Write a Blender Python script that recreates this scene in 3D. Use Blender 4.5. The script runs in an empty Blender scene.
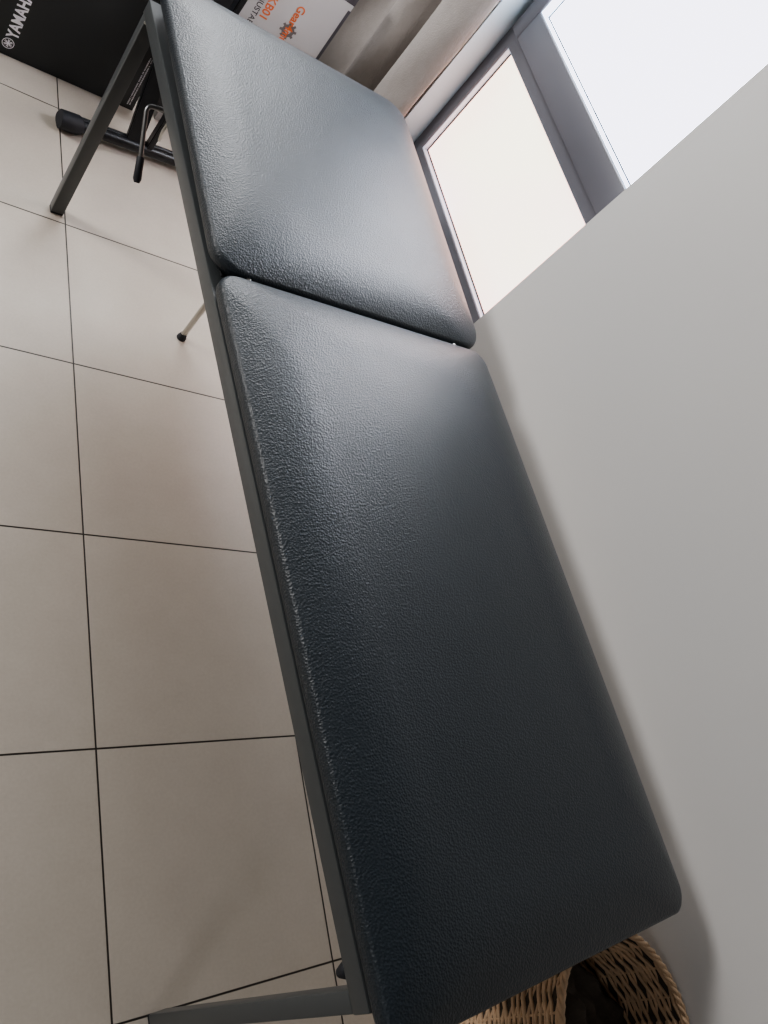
import bpy, bmesh, math, random
from mathutils import Vector, Matrix
random.seed(7)
C = bpy.context.scene.collection
PI = math.pi

# ------------------------------------------------------------------ helpers
def link(o, parent=None):
    C.objects.link(o)
    if parent is not None:
        o.parent = parent
    return o

def obj(name, bm, mat, parent=None, smooth=False, angle=None):
    me = bpy.data.meshes.new(name)
    bmesh.ops.recalc_face_normals(bm, faces=bm.faces)
    bm.to_mesh(me); bm.free()
    me.materials.append(mat)
    for p in me.polygons:
        p.use_smooth = smooth
    if angle:
        me.set_sharp_from_angle(angle=math.radians(angle))
    return link(bpy.data.objects.new(name, me), parent)

def thing(name, label, cat, loc=(0, 0, 0), rz=0.0, group=None):
    o = bpy.data.objects.new(name, None)
    o.empty_display_size = 0.05
    o.location = loc; o.rotation_euler = (0, 0, rz)
    o['label'] = label; o['category'] = cat
    if group: o['group'] = group
    return link(o)

def tag(o, label, cat, group=None):
    o['label'] = label; o['category'] = cat
    if group: o['group'] = group
    return o

def struct(o):
    o['kind'] = 'structure'
    return o

def box(bm, x0, x1, y0, y1, z0, z1, bev=0.0, seg=2):
    vs = [bm.verts.new(p) for p in ((x0,y0,z0),(x1,y0,z0),(x1,y1,z0),(x0,y1,z0),(x0,y0,z1),(x1,y0,z1),(x1,y1,z1),(x0,y1,z1))]
    fs = [bm.faces.new([vs[i] for i in f]) for f in ((3,2,1,0),(4,5,6,7),(0,1,5,4),(1,2,6,5),(2,3,7,6),(3,0,4,7))]
    if bev > 0:
        es = list({e for f in fs for e in f.edges})
        bmesh.ops.bevel(bm, geom=es, offset=bev, segments=seg, affect='EDGES', profile=0.5)

def boxbm(*a, **k):
    bm = bmesh.new(); box(bm, *a, **k); return bm

def tube(bm, pts, r, seg=12, caps=True, closed=False, flat=1.0, up=None):
    """sweep a circle along pts; r number or list; flat squashes the section"""
    pts = [Vector(p) for p in pts]; n = len(pts)
    rs = r if isinstance(r, (list, tuple)) else [r]*n
    rings = []; prev = None
    for i, p in enumerate(pts):
        if closed: t = pts[(i+1) % n]-pts[i-1]
        else: t = pts[min(i+1, n-1)]-pts[max(i-1, 0)]
        t.normalize()
        if prev is None:
            a = Vector(up) if up else (Vector((0,0,1)) if abs(t.z) < .9 else Vector((1,0,0)))
            u = (a-t*a.dot(t)).normalized()
        else:
            u = (prev-t*prev.dot(t)).normalized()
        prev = u; v = t.cross(u)
        rings.append([bm.verts.new(p+(u*math.cos(2*PI*k/seg)+v*flat*math.sin(2*PI*k/seg))*rs[i]) for k in range(seg)])
    m = n if closed else n-1
    for i in range(m):
        a, b = rings[i], rings[(i+1) % n]
        for k in range(seg):
            bm.faces.new((a[k], a[(k+1) % seg], b[(k+1) % seg], b[k]))
    if caps and not closed:
        bm.faces.new(rings[0]); bm.faces.new(rings[-1][::-1])

def arc_pts(pts, rad, n=6):
    """round the inner corners of a polyline"""
    pts = [Vector(p) for p in pts]; out = [pts[0]]
    for i in range(1, len(pts)-1):
        a = pts[i]+(pts[i-1]-pts[i]).normalized()*rad
        b = pts[i]+(pts[i+1]-pts[i]).normalized()*rad
        for k in range(n+1):
            t = k/n
            out.append(a*(1-t)**2+pts[i]*2*t*(1-t)+b*t*t)
    out.append(pts[-1]); return out

# ------------------------------------------------------------------ materials
def new_mat(name):
    m = bpy.data.materials.new(name); m.use_nodes = True
    nt = m.node_tree
    return m, nt, nt.nodes['Principled BSDF']

def N(nt, t, **kw):
    n = nt.nodes.new(t)
    for k, v in kw.items():
        if k in n.inputs: n.inputs[k].default_value = v
        else: setattr(n, k, v)
    return n

def mat(name, col, rough=.5, metal=0.0, var=0.0, vscale=20, bump=0.0, bscale=200, spec=.5, coat=0.0, stretch=None):
    m, nt, b = new_mat(name)
    b.inputs['Base Color'].default_value = (*col, 1)
    b.inputs['Roughness'].default_value = rough
    b.inputs['Metallic'].default_value = metal
    b.inputs['Specular IOR Level'].default_value = spec
    b.inputs['Coat Weight'].default_value = coat
    tc = N(nt, 'ShaderNodeTexCoord')
    src = tc.outputs['Object']
    if stretch:
        mp = N(nt, 'ShaderNodeMapping'); mp.inputs['Scale'].default_value = stretch
        nt.links.new(src, mp.inputs[0]); src = mp.outputs[0]
    if var:
        no = N(nt, 'ShaderNodeTexNoise', Scale=vscale, Detail=4.0)
        nt.links.new(src, no.inputs['Vector'])
        mx = N(nt, 'ShaderNodeMix', data_type='RGBA')
        mx.inputs[6].default_value = (*[c*(1-var) for c in col], 1)
        mx.inputs[7].default_value = (*[min(1, c*(1+var)) for c in col], 1)
        nt.links.new(no.outputs['Fac'], mx.inputs[0]); nt.links.new(mx.outputs[2], b.inputs['Base Color'])
    if bump:
        no = N(nt, 'ShaderNodeTexNoise', Scale=bscale, Detail=3.0)
        nt.links.new(src, no.inputs['Vector'])
        bp = N(nt, 'ShaderNodeBump', Strength=bump, Distance=.002)
        nt.links.new(no.outputs['Fac'], bp.inputs['Height']); nt.links.new(bp.outputs[0], b.inputs['Normal'])
    return m

def tile_mat():
    m, nt, b = new_mat('beige_floor_tile')
    geo = N(nt, 'ShaderNodeNewGeometry')
    sep = N(nt, 'ShaderNodeSeparateXYZ'); nt.links.new(geo.outputs['Position'], sep.inputs[0])
    def mth(op, a, bb=None):
        n = N(nt, 'ShaderNodeMath', operation=op)
        for i, v in enumerate((a, bb)):
            if v is None: continue
            if isinstance(v, (int, float)): n.inputs[i].default_value = v
            else: nt.links.new(v, n.inputs[i])
        return n.outputs[0]
    T = .45
    def dist(s):
        f = mth('FRACT', mth('ADD', mth('DIVIDE', s, T), .5))
        return mth('MULTIPLY', mth('ABSOLUTE', mth('SUBTRACT', f, .5)), T)
    d = mth('MINIMUM', dist(sep.outputs[0]), dist(sep.outputs[1]))
    g = N(nt, 'ShaderNodeMapRange', interpolation_type='SMOOTHSTEP')
    g.inputs['From Min'].default_value = .0012; g.inputs['From Max'].default_value = .0022
    nt.links.new(d, g.inputs['Value'])
    # per-tile tone
    cx = mth('FLOOR', mth('DIVIDE', sep.outputs[0], T)); cy = mth('FLOOR', mth('DIVIDE', sep.outputs[1], T))
    cmb = N(nt, 'ShaderNodeCombineXYZ'); nt.links.new(cx, cmb.inputs[0]); nt.links.new(cy, cmb.inputs[1])
    wn = N(nt, 'ShaderNodeTexWhiteNoise'); nt.links.new(cmb.outputs[0], wn.inputs['Vector'])
    no = N(nt, 'ShaderNodeTexNoise', Scale=9.0, Detail=8.0, Roughness=.65)
    nt.links.new(geo.outputs['Position'], no.inputs['Vector'])
    no2 = N(nt, 'ShaderNodeTexNoise', Scale=160.0, Detail=2.0)
    nt.links.new(geo.outputs['Position'], no2.inputs['Vector'])
    k = mth('ADD', mth('ADD', mth('MULTIPLY', no.outputs['Fac'], .55), mth('MULTIPLY', no2.outputs['Fac'], .35)), mth('MULTIPLY', wn.outputs['Value'], .10))
    mx = N(nt, 'ShaderNodeMix', data_type='RGBA')
    mx.inputs[6].default_value = TILE_A; mx.inputs[7].default_value = TILE_B
    nt.links.new(k, mx.inputs[0])
    mg = N(nt, 'ShaderNodeMix', data_type='RGBA')
    mg.inputs[6].default_value = (.035, .03, .026, 1)
    nt.links.new(g.outputs[0], mg.inputs[0]); nt.links.new(mx.outputs[2], mg.inputs[7])
    nt.links.new(mg.outputs[2], b.inputs['Base Color'])
    b.inputs['Roughness'].default_value = .42
    bp = N(nt, 'ShaderNodeBump', Strength=.6, Distance=.0015)
    nt.links.new(g.outputs[0], bp.inputs['Height']); nt.links.new(bp.outputs[0], b.inputs['Normal'])
    return m

def leather_mat():
    m, nt, b = new_mat('dark_grey_vinyl')
    tc = N(nt, 'ShaderNodeTexCoord')
    v = N(nt, 'ShaderNodeTexVoronoi', Scale=290.0, feature='F1'); v.inputs['Randomness'].default_value = 1
    nw = N(nt, 'ShaderNodeTexNoise', Scale=90.0, Detail=3.0)
    nt.links.new(tc.outputs['Object'], nw.inputs['Vector'])
    wp = N(nt, 'ShaderNodeVectorMath', operation='MULTIPLY_ADD')
    wp.inputs[1].default_value = (.0022, .0022, .0022)
    nt.links.new(nw.outputs['Color'], wp.inputs[0]); nt.links.new(tc.outputs['Object'], wp.inputs[2])
    nt.links.new(wp.outputs[0], v.inputs['Vector'])
    n2 = N(nt, 'ShaderNodeTexNoise', Scale=26.0, Detail=5.0, Roughness=.6)
    nt.links.new(tc.outputs['Object'], n2.inputs['Vector'])
    n3 = N(nt, 'ShaderNodeTexNoise', Scale=7.0, Detail=2.0)
    nt.links.new(tc.outputs['Object'], n3.inputs['Vector'])
    b1 = N(nt, 'ShaderNodeBump', Strength=.8, Distance=.0009)
    nt.links.new(v.outputs['Distance'], b1.inputs['Height'])
    b2 = N(nt, 'ShaderNodeBump', Strength=.16, Distance=.002)
    nt.links.new(n2.outputs['Fac'], b2.inputs['Height']); nt.links.new(b1.outputs[0], b2.inputs['Normal'])
    b3 = N(nt, 'ShaderNodeBump', Strength=.25, Distance=.010)
    nt.links.new(n3.outputs['Fac'], b3.inputs['Height']); nt.links.new(b2.outputs[0], b3.inputs['Normal'])
    nt.links.new(b3.outputs[0], b.inputs['Normal'])
    b.inputs['Base Color'].default_value = LEATHER
    b.inputs['Roughness'].default_value = .45
    b.inputs['Specular IOR Level'].default_value = .5
    b.inputs['Coat Weight'].default_value = .4
    b.inputs['Coat Roughness'].default_value = .50
    nt.links.new(b1.outputs[0], b.inputs['Coat Normal'])
    return m

def pane_mat(name, ca, cb, strength, y0=1.4, y1=2.12, vary=True):
    """back-lit frosted glass: soft colour drift, faint sparkle of the frosting"""
    m, nt, b = new_mat(name)
    geo = N(nt, 'ShaderNodeNewGeometry')
    no = N(nt, 'ShaderNodeTexNoise', Scale=2.6, Detail=1.0)
    nt.links.new(geo.outputs['Position'], no.inputs['Vector'])
    n2 = N(nt, 'ShaderNodeTexNoise', Scale=260.0, Detail=2.0)
    nt.links.new(geo.outputs['Position'], n2.inputs['Vector'])
    cr = N(nt, 'ShaderNodeMapRange'); cr.inputs['From Min'].default_value = .35; cr.inputs['From Max'].default_value = .65
    nt.links.new(no.outputs['Fac'], cr.inputs['Value'])
    mx = N(nt, 'ShaderNodeMix', data_type='RGBA')
    mx.inputs[6].default_value = (*ca, 1); mx.inputs[7].default_value = (*cb, 1)
    nt.links.new(cr.outputs[0], mx.inputs[0])
    ms = N(nt, 'ShaderNodeMapRange'); ms.inputs['From Min'].default_value = .3; ms.inputs['From Max'].default_value = .7
    ms.inputs['To Min'].default_value = strength*.93; ms.inputs['To Max'].default_value = strength*1.07
    nt.links.new(n2.outputs['Fac'], ms.inputs['Value'])
    nt.links.new(mx.outputs[2], b.inputs['Emission Color'])
    nt.links.new(ms.outputs[0], b.inputs['Emission Strength'])
    b.inputs['Base Color'].default_value = (.7, .7, .7, 1)
    b.inputs['Roughness'].default_value = .35
    return m

def wood_mat():
    m, nt, b = new_mat('dark_brown_wood')
    tc = N(nt, 'ShaderNodeTexCoord')
    mp = N(nt, 'ShaderNodeMapping'); mp.inputs['Scale'].default_value = (14, 14, 1.5)
    nt.links.new(tc.outputs['Object'], mp.inputs[0])
    no = N(nt, 'ShaderNodeTexNoise', Scale=5.0, Detail=6.0)
    nt.links.new(mp.outputs[0], no.inputs['Vector'])
    mx = N(nt, 'ShaderNodeMix', data_type='RGBA')
    mx.inputs[6].default_value = (.022, .012, .007, 1); mx.inputs[7].default_value = (.07, .04, .022, 1)
    nt.links.new(no.outputs['Fac'], mx.inputs[0]); nt.links.new(mx.outputs[2], b.inputs['Base Color'])
    b.inputs['Roughness'].default_value = .4
    return m

TILE_A = (.46, .41, .35, 1); TILE_B = (.64, .59, .525, 1)
LEATHER = (.013, .021, .029, 1)
M = dict(
    tile=tile_mat(), leather=leather_mat(), wood=wood_mat(),
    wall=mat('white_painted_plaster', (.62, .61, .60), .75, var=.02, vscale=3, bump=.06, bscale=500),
    dimwall=mat('darkened_wall_plaster', (.16, .15, .14), .8, var=.03, vscale=3),  # unseen walls coloured dark so the bed's left shoulder reflects little light
    ceil=mat('darkened_ceiling_paint', (.10, .095, .09), .8, var=.02),  # unseen ceiling darkened in colour to keep its reflection on the bed dim
    frame=mat('grey_powder_coated_steel', (.070, .077, .080), .34, var=.04, vscale=40, spec=.6),
    board=mat('black_base_board', (.03, .03, .032), .6, var=.1),
    chrome=mat('brushed_chrome', (.5, .49, .46), .3, 1.0, var=.08, vscale=60),
    dsteel=mat('dull_steel', (.20, .20, .20), .35, .8, var=.1, vscale=60),
    rubber=mat('black_rubber', (.018, .02, .026), .6, var=.1, vscale=80, bump=.2, bscale=300),
    black=mat('black_powder_coat', (.012, .013, .016), .33, var=.1),
    blackcard=mat('black_printed_carton', (.022, .026, .028), .5, var=.15, vscale=8, bump=.1, bscale=300),
    whitecard=mat('white_printed_carton', (.42, .42, .42), .6, var=.03, vscale=8),
    white_ink=mat('white_ink', (.9, .9, .95), .5, var=.02),
    orange_ink=mat('orange_ink', (.62, .15, .04), .55, var=.03),
    black_ink=mat('black_ink', (.03, .03, .035), .55, var=.03),
    grey_ink=mat('grey_ink', (.13, .12, .12), .55, var=.03),
    darkstrip=mat('dark_grey_edge_strip', (.05, .05, .06), .5, var=.05),  # dark strips on the white carton, the right one painted shade
    curtain=mat('taupe_curtain_fabric', (.28, .255, .24), .85, var=.10, vscale=60, bump=.8, bscale=320, stretch=(1, 1, .6)),
    upvc=mat('grey_window_frame', (.135, .135, .155), .38, var=.05, vscale=6),
    bead=mat('pale_window_bead', (.70, .82, .98), .35, var=.03),
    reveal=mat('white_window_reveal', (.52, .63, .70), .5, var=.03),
    gasket=mat('dark_gasket', (.03, .035, .05), .6, var=.03),
    wicker=mat('brown_wicker', (.66, .47, .31), .6, var=.35, vscale=45, bump=.7, bscale=160),
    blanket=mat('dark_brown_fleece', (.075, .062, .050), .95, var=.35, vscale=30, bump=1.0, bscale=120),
    pane_low=pane_mat('frosted_glass_warm', (1.0, .62, .47), (1.0, .54, .50), 1.0),
    pane_up=pane_mat('frosted_glass_cool', (.88, .91, 1.0), (.90, .93, 1.0), 1.0),
)
E_LOW, E_UP = 3.3, 17.0
for k, s in (('pane_low', E_LOW), ('pane_up', E_UP)):
    for n in M[k].node_tree.nodes:
        if n.type == 'MAP_RANGE' and abs(n.inputs['To Min'].default_value-.93) < .01:
            n.inputs['To Min'].default_value *= s; n.inputs['To Max'].default_value *= s

# ------------------------------------------------------------------ room shell
W = .85            # inner face of the right-hand wall
WT = .22           # wall thickness
FX, BX = -3.2, W+WT
NY, FY = -1.9, 3.05
H = 2.55
struct(obj('floor', boxbm(FX-.1, BX, NY-.1, FY+.1, -.1, 0), M['tile']))
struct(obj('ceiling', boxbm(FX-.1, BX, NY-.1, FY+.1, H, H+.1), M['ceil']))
WY0, WY1, WZ0, WZ1 = 1.362, 2.166, .425, 1.60   # window opening
bm = bmesh.new()
box(bm, W, BX, NY-.1, WY0, 0, H)
box(bm, W, BX, WY1, FY+.1, 0, H)
box(bm, W, BX, WY0, WY1, 0, WZ0)
box(bm, W, BX, WY0, WY1, WZ1, H)
struct(obj('wall_right', bm, M['wall']))
struct(obj('wall_far', boxbm(FX-.1, W, FY, FY+.1, 0, H), M['wall']))
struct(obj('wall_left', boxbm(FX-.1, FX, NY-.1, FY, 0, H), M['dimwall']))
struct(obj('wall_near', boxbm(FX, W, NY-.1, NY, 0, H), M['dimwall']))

# ------------------------------------------------------------------ window
win = struct(thing('window_1', '', ''))
del win['label']; del win['category']
FXp, GX = .93, .953
ya, yb = WY0+.03, 2.117      # lower pane opening
bm = bmesh.new()
box(bm, FXp, .99, WY0, WY0+.03, WZ0, WZ1)
box(bm, FXp, .99, yb, WY1, WZ0, WZ1)
box(bm, FXp, .99, WY0+.03, yb, WZ0, .492)
box(bm, FXp, .99, WY0+.03, yb, .868, .992)
box(bm, FXp, .99, WY0+.03, yb, WZ1-.06, WZ1)
obj('window_frame', bm, M['upvc'], win, angle=30)
# opening sash lying on the upper frame, and the seam between sash and transom
bm = bmesh.new()
box(bm, FXp-.012, FXp, yb-.022, WY1-.018, .905, WZ1-.02, .002)
box(bm, FXp-.012, FXp, WY0+.012, yb-.022, .905, .990, .002)
box(bm, FXp-.012, FXp, WY0+.012, WY0+.045, .990, WZ1-.02, .002)
obj('sash', bm, M['upvc'], win, angle=30)
ub, ua = yb-.022, WY0+.045
bm = bmesh.new()
def bead_ring(bm, x0, x1, y0, y1, z0, z1, w):
    box(bm, x0, x1, y0, y1, z0, z0+w); box(bm, x0, x1, y0, y1, z1-w, z1)
    box(bm, x0, x1, y0, y0+w, z0+w, z1-w); box(bm, x0, x1, y1-w, y1, z0+w, z1-w)
bead_ring(bm, FXp+.004, GX, ya, yb, .492, .868, .003)
obj('glazing_bead', bm, M['bead'], win)
bm = bmesh.new()
bead_ring(bm, FXp-.008, GX, ua, ub, .990, WZ1-.06, .003)
obj('glazing_bead', bm, M['bead'], win)
bm = bmesh.new()
bead_ring(bm, GX-.003, GX, ya+.003, yb-.003, .495, .865, .003)
bead_ring(bm, GX-.003, GX, ua+.003, ub-.003, .993, WZ1-.063, .003)
obj('gasket', bm, M['gasket'], win)
obj('glass_pane', boxbm(GX, GX+.006, ya, yb, .492, .868), M['pane_low'], win)
obj('glass_pane', boxbm(GX, GX+.006, ua, ub, .990, WZ1-.06), M['pane_up'], win)
bm = bmesh.new()
box(bm, W+.001, FXp, WY1-.004, WY1+.001, WZ0, WZ1)
box(bm, W+.001, FXp, WY0, WY1-.004, WZ0-.002, WZ0+.004)
obj('window_reveal', bm, M['reveal'], win)

# ------------------------------------------------------------------ treatment bed
TH = .0535
bed = thing('massage_bed', 'dark grey two-section vinyl massage bed on a grey steel frame along the wall', 'massage bed', (.058, 0, 0), TH)
BW = .66; Y0, Y1 = -.026, 1.853
RZ0, RZ1 = .578, .612
fr = bmesh.new()
for x in (0, BW-.034): box(fr, x, x+.034, Y0, Y1, RZ0, RZ1, .003)
for y in (Y0, 1.068, Y1-.034): box(fr, .034, BW-.034, y, y+.034, RZ0+.001, RZ1-.001, .003)
obj('frame', fr, M['frame'], bed, angle=30)
for x in (0, BW-.034):
    for y in (Y0+.001, Y1-.028):
        l = obj('leg', boxbm(x+.001, x+.034, y, y+.027, .006, RZ0, .003), M['frame'], bed, angle=30)
        obj('foot_cap', boxbm(x+.002, x+.033, y+.001, y+.026, 0, .007, .001), M['rubber'], l)
# weld bead where the far leg meets the rail
bm = bmesh.new(); tube(bm, [(.001, Y1-.030, RZ0-.001), (.012, Y1-.030, RZ0-.003), (.03, Y1-.030, RZ0-.001)], .0035, 8)
obj('weld', bm, M['chrome'], bed, True)

def cushion(L0, L1, t, w=.13, rc=.036, xw0=-.004, xw1=.668):
    """soft-edged upholstered pad: rounded plan, side wall, deep pillow shoulder, low crown"""
    bm = bmesh.new()
    cx, cy = (xw0+xw1)/2, (L0+L1)/2; hx, hy = (xw1-xw0)/2, (L1-L0)/2
    nc, nsx, nsy = 10, 26, 44
    def ring(d, z, swell=0.0):
        X, Y = hx-d, hy-d
        r = min(rc+d*.75, X*.96, Y*.96)
        pts = []
        for sx, sy, a0 in ((1, 1, 0), (-1, 1, 90), (-1, -1, 180), (1, -1, 270)):
            ccx, ccy = sx*(X-r), sy*(Y-r)
            for k in range(nc+1):
                a = math.radians(a0+90*k/nc)
                pts.append((ccx+r*math.cos(a), ccy+r*math.sin(a)))
            # straight run to the next corner
            nx, ny = {0: (-(X-r), Y), 90: (-X, -(Y-r)), 180: ((X-r), -Y), 270: (X, (Y-r))}[a0]
            m = nsx if a0 in (0, 180) else nsy
            px, py = pts[-1]
            for k in range(1, m):
                pts.append((px+(nx-px)*k/m, py+(ny-py)*k/m))
        return [bm.verts.new((cx+x, cy+y, z)) for x, y in pts]
    rings = []
    prof = [(.010, 0.0), (.003, .003), (0, .010), (0, .020), (.0012, .0255), (.004, .0292)]
    s0, d0 = .0305, .0065
    for k in range(0, 15):
        u = k/14
        prof.append((d0+(w-d0)*u**1.3, s0+(t-s0)*(1-(1-u**1.3)**2.3)))
    for d, z in prof: rings.append(ring(d, z))
    dm = hx-.004
    for k in range(1, 9):
        d = w+(dm-w)*k/8
        rings.append(ring(d, t+.006*math.sin(k/8*PI/2)))
    for a, b in zip(rings[:-1], rings[1:]):
        n = len(a)
        for i in range(n):
            bm.faces.new((a[i], a[(i+1) % n], b[(i+1) % n], b[i]))
    bm.faces.new(rings[0][::-1]); bm.faces.new(rings[-1])
    return bm

CZ = RZ1+.004
c1 = obj('cushion', cushion(-.070, 1.086, .058), M['leather'], bed, True)
c1.location = (0, 0, CZ)
bd = obj('base_board', boxbm(.02, .644, -.045, 1.075, -.0035, 0), M['board'], c1)
# head section, hinged at the seam and raised a little
c2 = obj('cushion', cushion(0, .765, .058, rc=.055), M['leather'], bed, True)
c2.location = (0, 1.090, CZ+.003); c2.rotation_euler = (math.radians(2.0), 0, 0)
c2['label'] = 'slightly raised head section of the bed'
obj('base_board', boxbm(.02, .644, .012, .750, -.0035, 0), M['board'], c2)
# hinge lugs that glint in the gap
for x in (.055, .575):
    bm = bmesh.new(); box(bm, x, x+.010, 1.083, 1.092, RZ1, RZ1+.030, .002)
    obj('hinge', bm, M['chrome'], bed, angle=30)
# small black knob under the near end of the rail
bm = bmesh.new(); tube(bm, [(.012, .022, RZ0+.004), (.012, .022, RZ0-.004), (.010, .022, RZ0-.008), (.008, .020, RZ0-.020)], [.004, .012, .011, .006], 12)
obj('knob', bm, M['rubber'], bed, True, 40)

inv = Matrix.Rotation(-TH, 4, 'Z') @ Matrix.Translation((-.058, 0, 0))
def L(*p): return tuple(inv @ Vector(p))
# crank lever with black grip hanging below the rail
cr = bmesh.new()
pts = arc_pts([L(.068, 1.705, .50), L(.060, 1.714, .478), L(.005, 1.714, .470), L(.0145, 1.632, .40), L(.018, 1.610, .375)], .016)
pts = [Vector(L(.068, 1.705, .579))]+pts
tube(cr, pts, .0052, 12)
lev = obj('crank_lever', cr, M['dsteel'], bed, True, 40)
gp = bmesh.new(); a = Vector(L(.0145, 1.632, .40)); b_ = Vector(L(.020, 1.597, .358))
tube(gp, [a, a.lerp(b_, .05), a.lerp(b_, .5), a.lerp(b_, .85), b_], [.0065, .0085, .0088, .0095, .006], 14)
obj('grip', gp, M['rubber'], lev, True, 40)
hk = bmesh.new()
tube(hk, arc_pts([L(.060, 1.700, .579), L(.060, 1.700, .50), L(.052, 1.690, .44), L(.066, 1.716, .40)], .008), .0035, 10)
obj('lever_pin', hk, M['chrome'], bed, True, 40)
# chrome prop under the head section: flattened tube with ferrule and dark tip
pr = bmesh.new(); px, py, _ = L(.294, 1.525, 0)
tube(pr, [(px, py, .012), (px, py, .03), (px, py, RZ0-.002)], .0085, 16, flat=.75)
box(pr, px-.02, px+.02, py-.02, py+.02, RZ0-.004, RZ0-.001)
po = obj('prop_rod', pr, M['chrome'], bed, True, 35)
bm = bmesh.new(); box(bm, .034, BW-.034, py-.015, py+.015, RZ0+.0, RZ1-.004, .002)
obj('cross_rail', bm, M['frame'], bed, angle=30)
bm = bmesh.new(); tube(bm, [(px, py, 0), (px, py, .004), (px, py, .013), (px, py, .018)], [.013, .013, .010, .009], 16)
obj('rod_tip', bm, M['rubber'], po, True, 40)

# ------------------------------------------------------------------ lettering
FONT = None
def text_obj(name, body, m, size, mtx, parent, sx=1.0, bold=0.0, spacing=1.0):
    cu = bpy.data.curves.new(name, 'FONT'); cu.body = body; cu.size = size
    cu.align_x = 'LEFT'; cu.align_y = 'BOTTOM_BASELINE'
    cu.offset = bold; cu.space_character = spacing; cu.extrude = .0003
    tmp = bpy.data.objects.new(name, cu); C.objects.link(tmp)
    dg = bpy.context.evaluated_depsgraph_get()
    me = bpy.data.meshes.new_from_object(tmp.evaluated_get(dg))
    bpy.data.objects.remove(tmp)
    me.materials.clear(); me.materials.append(m)
    me.transform(Matrix.Diagonal((sx, 1, 1, 1)))
    me.transform(mtx)
    o = bpy.data.objects.new(name, me); link(o, parent)
    return o
def face_mtx(x, y, z, direction):
    """text lying on a face that looks toward -Y; direction 'up' reads upward, 'down' reads downward"""
    if direction == 'up':   # reading +Z, letter tops toward -X
        r = Matrix(((0, -1, 0), (0, 0, -1), (1, 0, 0))).to_4x4()
    else:                   # reading -Z, letter tops toward +X
        r = Matrix(((0, 1, 0), (0, 0, -1), (-1, 0, 0))).to_4x4()
    return Matrix.Translation((x, y, z)) @ r

def ring_disc(bm, cx, cz, y, r0, r1, n=40, t=.0004):
    for k in range(n):
        a, b = 2*PI*k/n, 2*PI*(k+1)/n
        q = [(cx+r*math.cos(t_), y, cz+r*math.sin(t_)) for r, t_ in ((r0, a), (r1, a), (r1, b), (r0, b))]
        bm.faces.new([bm.verts.new(p) for p in q])

# ------------------------------------------------------------------ black keyboard carton
kb = thing('keyboard_carton', 'tall black carton with white maker name and round emblem standing on the tiles', 'box', (.10, 2.387, 0), .036)
kx0, kx1 = -.195-.10, .228-.10
obj('carton', boxbm(kx0, kx1, 0, .14, 0, .78, .002), M['blackcard'], kb, angle=30)
y = -.0006
text_obj('printed_name', 'YAMAHA', M['white_ink'], .0415, face_mtx(-.1275-.10, y, .0585, 'up'), kb, sx=.80, bold=.0012, spacing=1.03)
em = bmesh.new(); ex, ez = -.145-.10, .0385
ring_disc(em, ex, ez, y, .0138, .0158)
for k in range(3):   # three crossed tuning forks
    for s in (0, PI):
        a = k*PI/3+s+PI/6
        u = Vector((math.cos(a), 0, math.sin(a))); v = Vector((-u.z, 0, u.x))
        c = Vector((ex, y, ez))
        def quad(p0, p1, w0, w1):
            bmq = [c+u*p0-v*w0, c+u*p1-v*w1, c+u*p1+v*w1, c+u*p0+v*w0]
            em.faces.new([em.verts.new(p) for p in bmq])
        quad(0, .0065, .0010, .0022)
        for sg in (-1, 1):
            q = [c+u*.0060+v*sg*.0006, c+u*.0118+v*sg*.0008, c+u*.0110+v*sg*.0030, c+u*.0060+v*sg*.0026]
            em.faces.new([em.verts.new(p) for p in q])
obj('emblem', em, M['white_ink'], kb)
fp = bmesh.new()
for row, x in ((0, .2055-.10), (1, .2125-.10)):
    z = .017
    while z < .183:
        w = random.uniform(.002, .006)
        for k in range(2):
            zz = z+k*w*.5
            q = [(x-.0022, y, zz), (x+.0016, y, zz), (x+.0016, y, zz+w*.42), (x-.0022, y, zz+w*.42)]
            if random.random() < .9: fp.faces.new([fp.verts.new(p) for p in q])
        z += w+.0012
obj('fine_print', fp, M['white_ink'], kb)

# ------------------------------------------------------------------ white stand carton
wb = thing('stand_carton', 'white carton with orange lettering and gear emblem behind the head of the bed', 'box', (.46, 2.402, 0))
wx = .46
obj('carton', boxbm(.300-wx, .640-wx, 0, .11, 0, .70, .002), M['whitecard'], wb, angle=30)
obj('dark_edge_strip', boxbm(.631-wx, .6405-wx, -.0006, .02, .36, .60), M['darkstrip'], wb)  # shade in the gap beside the curtain, painted as a dark strip
obj('dark_edge_strip', boxbm(.560-wx, .6405-wx, -.0006, .02, .618, .66), M['darkstrip'], wb)  # dark strip across the upper right of the carton face
obj('dark_edge_strip', boxbm(.2995-wx, .313-wx, -.0006, .02, .40, .60), M['darkstrip'], wb)  # dark strip along the left edge of the carton face
text_obj('printed_model', 'KB01', M['orange_ink'], .034, face_mtx(.4165-wx, y, .519, 'down'), wb, sx=.98, bold=.0007)
text_obj('printed_words', 'ADJUSTABLE', M['black_ink'], .0235, face_mtx(.3925-wx, y, .527, 'down'), wb, sx=1.0, bold=.0001, spacing=1.02)
gr = bmesh.new(); gx, gz = .511-wx, .457
n = 8
outer = []
for k in range(n):
    a = 2*PI*k/n+.2
    for da, r in ((-.20, .0195), (-.15, .0265), (.15, .0265), (.20, .0195)):
        outer.append((a+da, r))
vo = [gr.verts.new((gx+r*math.cos(a), y, gz+r*math.sin(a))) for a, r in outer]
vi = [gr.verts.new((gx+.0095*math.cos(a), y, gz+.0095*math.sin(a))) for a, r in outer]
for i in range(len(vo)):
    j = (i+1) % len(vo); gr.faces.new((vo[i], vo[j], vi[j], vi[i]))
obj('gear_emblem', gr, M['grey_ink'], wb)
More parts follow.
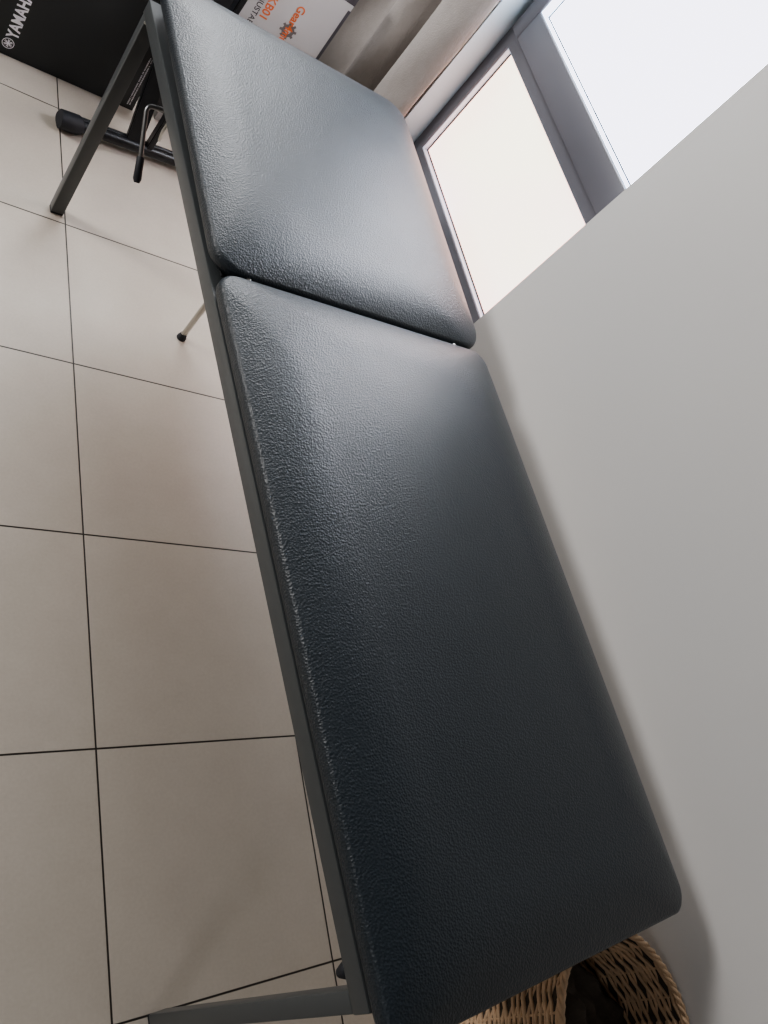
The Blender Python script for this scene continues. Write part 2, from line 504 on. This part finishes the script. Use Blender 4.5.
text_obj('printed_name', 'Gear4music', M['orange_ink'], .034, face_mtx(.500-wx, y-.0004, .539, 'down'), wb, sx=.95, bold=.0006)

# ------------------------------------------------------------------ keyboard stand
ks = thing('keyboard_stand', 'black folded metal keyboard stand on the tiles beside the black carton', 'stand', (.17, 2.19, 0))
def K(x, y_, z): return (x-.17, y_-2.19, z)
bm = bmesh.new(); tube(bm, [K(.02, 2.172, .030), K(.46, 2.215, .030)], .0165, 20, flat=1.0)
tube(bm, [K(.02, 2.190, .036), K(.46, 2.233, .036)], .008, 12)
ft = obj('foot_bar', bm, M['black'], ks, True, 40)
bm = bmesh.new()
tube(bm, [K(-.014, 2.169, .028), K(-.010, 2.170, .028), K(.040, 2.174, .028), K(.052, 2.176, .029), K(.054, 2.176, .029)], [.018, .026, .0275, .021, .017], 20)
obj('end_cap', bm, M['rubber'], ft, True, 40)
bm = bmesh.new(); tube(bm, [K(.43, 2.212, .028), K(.435, 2.213, .028), K(.48, 2.217, .028), K(.484, 2.218, .028)], [.018, .026, .027, .018], 20)
obj('end_cap', bm, M['rubber'], ft, True, 40)
def strut(a, b, w, t):
    bm = bmesh.new(); a, b = Vector(a), Vector(b); d = (b-a).normalized()
    u = Vector((1, 0, 0)); u = (u-d*u.dot(d)).normalized(); v = d.cross(u)
    vs = []
    for p in (a, b):
        for s1, s2 in ((-1, -1), (1, -1), (1, 1), (-1, 1)): vs.append(bm.verts.new(p+u*s1*w/2+v*s2*t/2))
    for f in ((3, 2, 1, 0), (4, 5, 6, 7), (0, 1, 5, 4), (1, 2, 6, 5), (2, 3, 7, 6), (3, 0, 4, 7)): bm.faces.new([vs[i] for i in f])
    bmesh.ops.bevel(bm, geom=list(bm.edges), offset=.003, segments=2, affect='EDGES')
    return bm
obj('upright', strut(K(.199, 2.195, .040), K(.189, 2.260, .270), .046, .020), M['black'], ks, angle=30)
obj('upright', strut(K(.245, 2.196, .040), K(.285, 2.225, .72), .018, .030), M['black'], ks, angle=30)
obj('folded_arm', strut(K(.272, 2.300, .10), K(.272, 2.345, .70), .085, .018), M['black'], ks, angle=30)
bm = bmesh.new(); tube(bm, [K(.20, 2.262, .38), K(.31, 2.262, .38)], .009, 12)
obj('pivot_bolt', bm, M['black'], ks, True, 40)

# ------------------------------------------------------------------ dark wooden cabinet at the left of the cartons
cb = thing('wooden_cabinet', 'dark brown wooden cabinet at the top left edge, left of the black carton', 'cabinet', (-.55, 2.50, 0))
bm = bmesh.new(); box(bm, -.33, .335, 0, .42, .06, .85, .004); obj('body', bm, M['wood'], cb, angle=30)
for x in (-.31, .28):
    for yy in (.02, .36): obj('leg', boxbm(x, x+.04, yy, yy+.04, 0, .06), M['wood'], cb)
for x0, x1, hx in ((-.325, -.003, -.035), (.003, .328, .035)):
    d = obj('door', boxbm(x0, x1, -.018, 0, .075, .83, .003), M['wood'], cb, angle=30)
    bm = bmesh.new(); tube(bm, [(hx, -.018, .5), (hx, -.036, .5), (hx, -.040, .5)], [.005, .010, .006], 12)
    obj('knob', bm, M['chrome'], d, True, 40)
obj('top', boxbm(-.345, .345, -.02, .43, .85, .875, .003), M['wood'], cb, angle=30)

# ------------------------------------------------------------------ curtain
cu = thing('window_curtain', 'taupe full-length curtain gathered in folds beside the window', 'curtain', (.79, 2.45, 0))
ctrl = [(.846, 2.166), (.832, 2.150), (.805, 2.165), (.785, 2.205), (.780, 2.255), (.795, 2.300), (.825, 2.322), (.832, 2.350),
        (.800, 2.365), (.772, 2.395), (.765, 2.440), (.790, 2.480), (.828, 2.520), (.832, 2.580), (.800, 2.630),
        (.752, 2.665), (.735, 2.720), (.760, 2.775), (.81, 2.80), (.83, 2.84), (.80, 2.88)]
def catmull(P, n=8):
    out = []
    for i in range(len(P)-1):
        p0, p1, p2, p3 = P[max(i-1, 0)], P[i], P[i+1], P[min(i+2, len(P)-1)]
        for k in range(n):
            t = k/n
            out.append(tuple(.5*((2*b)+(-a+c)*t+(2*a-5*b+4*c-d)*t*t+(-a+3*b-3*c+d)*t**3) for a, b, c, d in zip(p0, p1, p2, p3)))
    out.append(P[-1]); return out
path = catmull(ctrl)
bm = bmesh.new(); rows = []
nz = 60
for j in range(nz+1):
    z = .015+(2.36-.015)*j/nz
    row = []
    for i, (x, yy) in enumerate(path):
        wob = .006*math.sin(z*7+i*.09)+.004*math.sin(z*17+i*.21)
        s = 1-.30*max(0, (z-1.7)/.66)     # folds tighten under the rod
        xx = .80+(x-.80)*s+wob*.6
        row.append(bm.verts.new((min(xx, .846)-.79, yy-2.45+wob*.8*(1 if i > 14 else i/14), z)))
    rows.append(row)
for a, b in zip(rows[:-1], rows[1:]):
    for i in range(len(a)-1): bm.faces.new((a[i], a[i+1], b[i+1], b[i]))
cl = obj('curtain_panel', bm, M['curtain'], cu, True)
sm = cl.modifiers.new('thickness', 'SOLIDIFY'); sm.thickness = .0025; sm.offset = 0
bm = bmesh.new(); tube(bm, [(.01, -1.15, 2.375), (.01, .44, 2.375)], .012, 16)
rd = obj('curtain_rod', bm, M['dsteel'], cu, True, 40)
for yy in (-1.05, .36):
    obj('bracket', boxbm(-.002, .060, yy-.008, yy+.008, 2.355, 2.395, .002), M['dsteel'], rd)

# ------------------------------------------------------------------ wicker basket
bx, by = .670, -.205
bk = thing('wicker_basket', 'round brown wicker basket between the near end of the bed and the wall', 'basket', (bx, by, 0))
HB = .495
def rad(z): return .128+.040*(z/HB)**.8
NS = 20
random.seed(11)
bm = bmesh.new()
lev_n = 30
for j in range(lev_n):
    z0 = .02+j*(HB-.03)/(lev_n-1)
    for strand in (0, 1):
        pts = []
        ph = random.uniform(0, .5)
        for i in range(NS*4):
            a = 2*PI*i/(NS*4)
            s = math.cos(NS*a/2+PI*j+strand*PI)
            zz = z0+.0050*math.sin(NS*a/2+PI*j+strand*PI)+.003*math.sin(a*3+j*1.7+ph)+random.uniform(-.0008, .0008)
            r = rad(z0)+.0030*s
            pts.append((r*math.cos(a), r*math.sin(a), zz))
        tube(bm, pts, .0035*random.uniform(.85, 1.2), 6, closed=True)
obj('woven_side', bm, M['wicker'], bk, True)
bm = bmesh.new()
for i in range(NS):
    a = 2*PI*(i+.5)/NS
    tube(bm, [(rad(z)*math.cos(a), rad(z)*math.sin(a), z) for z in (.01, .15, .3, .4, HB-.005)], .0022, 6)
obj('stakes', bm, M['wicker'], bk, True)
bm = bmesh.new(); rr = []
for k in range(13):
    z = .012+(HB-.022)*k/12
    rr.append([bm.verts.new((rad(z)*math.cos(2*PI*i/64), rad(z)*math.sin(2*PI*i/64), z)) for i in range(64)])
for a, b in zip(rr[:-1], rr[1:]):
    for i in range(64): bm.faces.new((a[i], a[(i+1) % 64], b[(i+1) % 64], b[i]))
obj('dark_backing', bm, M['blanket'], bk, True)  # added dark shell, stands in for the shade seen through the weave
bm = bmesh.new()
for k in range(3):
    pts = []
    for i in range(120):
        a = 2*PI*i/120
        pts.append(((rad(HB)+.004*math.cos(a*20+k*2.094))*math.cos(a), (rad(HB)+.004*math.cos(a*20+k*2.094))*math.sin(a), HB-.004+.004*math.sin(a*20+k*2.094)))
    tube(bm, pts, .0036, 8, closed=True)
obj('rim', bm, M['wicker'], bk, True)
bm = bmesh.new(); bmesh.ops.create_cone(bm, cap_ends=True, segments=40, radius1=.126, radius2=.130, depth=.012)
bmesh.ops.translate(bm, verts=bm.verts, vec=(0, 0, .008)); obj('base', bm, M['wicker'], bk, True, 40)
# fleece blanket heaped in the basket
bm = bmesh.new(); rings = []
rng = random.Random(5)
def bz(r, a):
    x, y_ = r*math.cos(a), r*math.sin(a)
    return .37+.055*math.exp(-((x+.05)**2+(y_-.06)**2)/.006)+.018*math.sin(x*55+1)*math.cos(y_*48)+.012*math.sin((x+y_)*90)
for k in range(0, 15):
    r = .146*k/14
    if k == 0: rings.append([bm.verts.new((0, 0, bz(0, 0)))]); continue
    rings.append([bm.verts.new((r*math.cos(2*PI*i/48), r*math.sin(2*PI*i/48), bz(r, 2*PI*i/48)-(.03 if k == 14 else 0))) for i in range(48)])
for i in range(48): bm.faces.new((rings[0][0], rings[1][i], rings[1][(i+1) % 48]))
for a, b in zip(rings[1:-1], rings[2:]):
    for i in range(48): bm.faces.new((a[i], b[i], b[(i+1) % 48], a[(i+1) % 48]))
low = [bm.verts.new((.105*math.cos(2*PI*i/48), .105*math.sin(2*PI*i/48), .0145)) for i in range(48)]
for i in range(48): bm.faces.new((rings[-1][i], low[i], low[(i+1) % 48], rings[-1][(i+1) % 48]))
bm.faces.new(low)
fl = obj('fleece_blanket', bm, M['blanket'], None, True)
fl.location = (bx, by, 0)
tag(fl, 'dark brown fleece blanket heaped inside the wicker basket', 'blanket')

# ------------------------------------------------------------------ lights
def area(name, loc, target, sx, sy, power, col):
    l = bpy.data.lights.new(name, 'AREA'); l.shape = 'RECTANGLE'; l.size = sx; l.size_y = sy
    l.energy = power; l.color = col
    o = bpy.data.objects.new(name, l); C.objects.link(o)
    o.location = loc
    o.rotation_euler = (Vector(target)-Vector(loc)).to_track_quat('-Z', 'Y').to_euler()
    return o
area('sky_light_far', (-2.9, 2.6, 2.15), (.4, 1.2, .6), .8, .6, 80, (1.0, .98, .96))
area('sky_light_patio', (.22, 3.0, 1.50), (.2, 1.4, .7), 1.0, 1.2, 58, (.97, .98, 1.0))
area('fill_light_near', (-1.6, -1.75, 1.9), (.8, -.1, .5), .8, .8, 8, (.97, .98, 1.0))  # added fill lamp to brighten the basket, no known source there
w = bpy.data.worlds.new('world'); bpy.context.scene.world = w; w.use_nodes = True
w.node_tree.nodes['Background'].inputs[0].default_value = (.7, .75, .8, 1)
w.node_tree.nodes['Background'].inputs[1].default_value = .4

# ------------------------------------------------------------------ camera (solved from the floor grid and the vertical edges)
R = ((0.7594470354326325, -0.2119228887034555, 0.6150844573033599),
     (0.12456586410543667, -0.8805948993948012, -0.457204515134668),
     (0.6385323373739594, 0.4238411405272543, -0.6423668280074128))
cd = bpy.data.cameras.new('camera'); cam = bpy.data.objects.new('camera', cd); C.objects.link(cam)
right, down, fwd = Vector(R[0]), Vector(R[1]), Vector(R[2])
m3 = Matrix((right, -down, -fwd)).transposed()
cam.matrix_world = Matrix.Translation((-.5988953826704572, .0936349798474976, 1.4933754944995705)) @ m3.to_4x4()
cd.sensor_fit = 'HORIZONTAL'; cd.sensor_width = 27.0; cd.lens = 797.1210341291775/768*27.0
cd.clip_start = .02
bpy.context.scene.camera = cam
sc = bpy.context.scene
sc.view_settings.view_transform = 'AgX'
sc.view_settings.look = 'AgX - Medium High Contrast'
sc.view_settings.exposure = 0.0

# tone curve: the highlights of the sensor clip, everything below stays linear
vs = sc.view_settings
vs.use_curve_mapping = True
cm = vs.curve_mapping
cm.use_clip = False
cm.extend = 'HORIZONTAL'
for ch, clip in ((0, 3.0), (1, 2.95), (2, 3.5), (3, 6.0)):
    c = cm.curves[ch]
    c.points[0].location = (0, 0); c.points[1].location = (clip, clip)
    c.points.new(clip*.5, clip*.5)
    for p in c.points: p.handle_type = 'VECTOR'
cm.update()
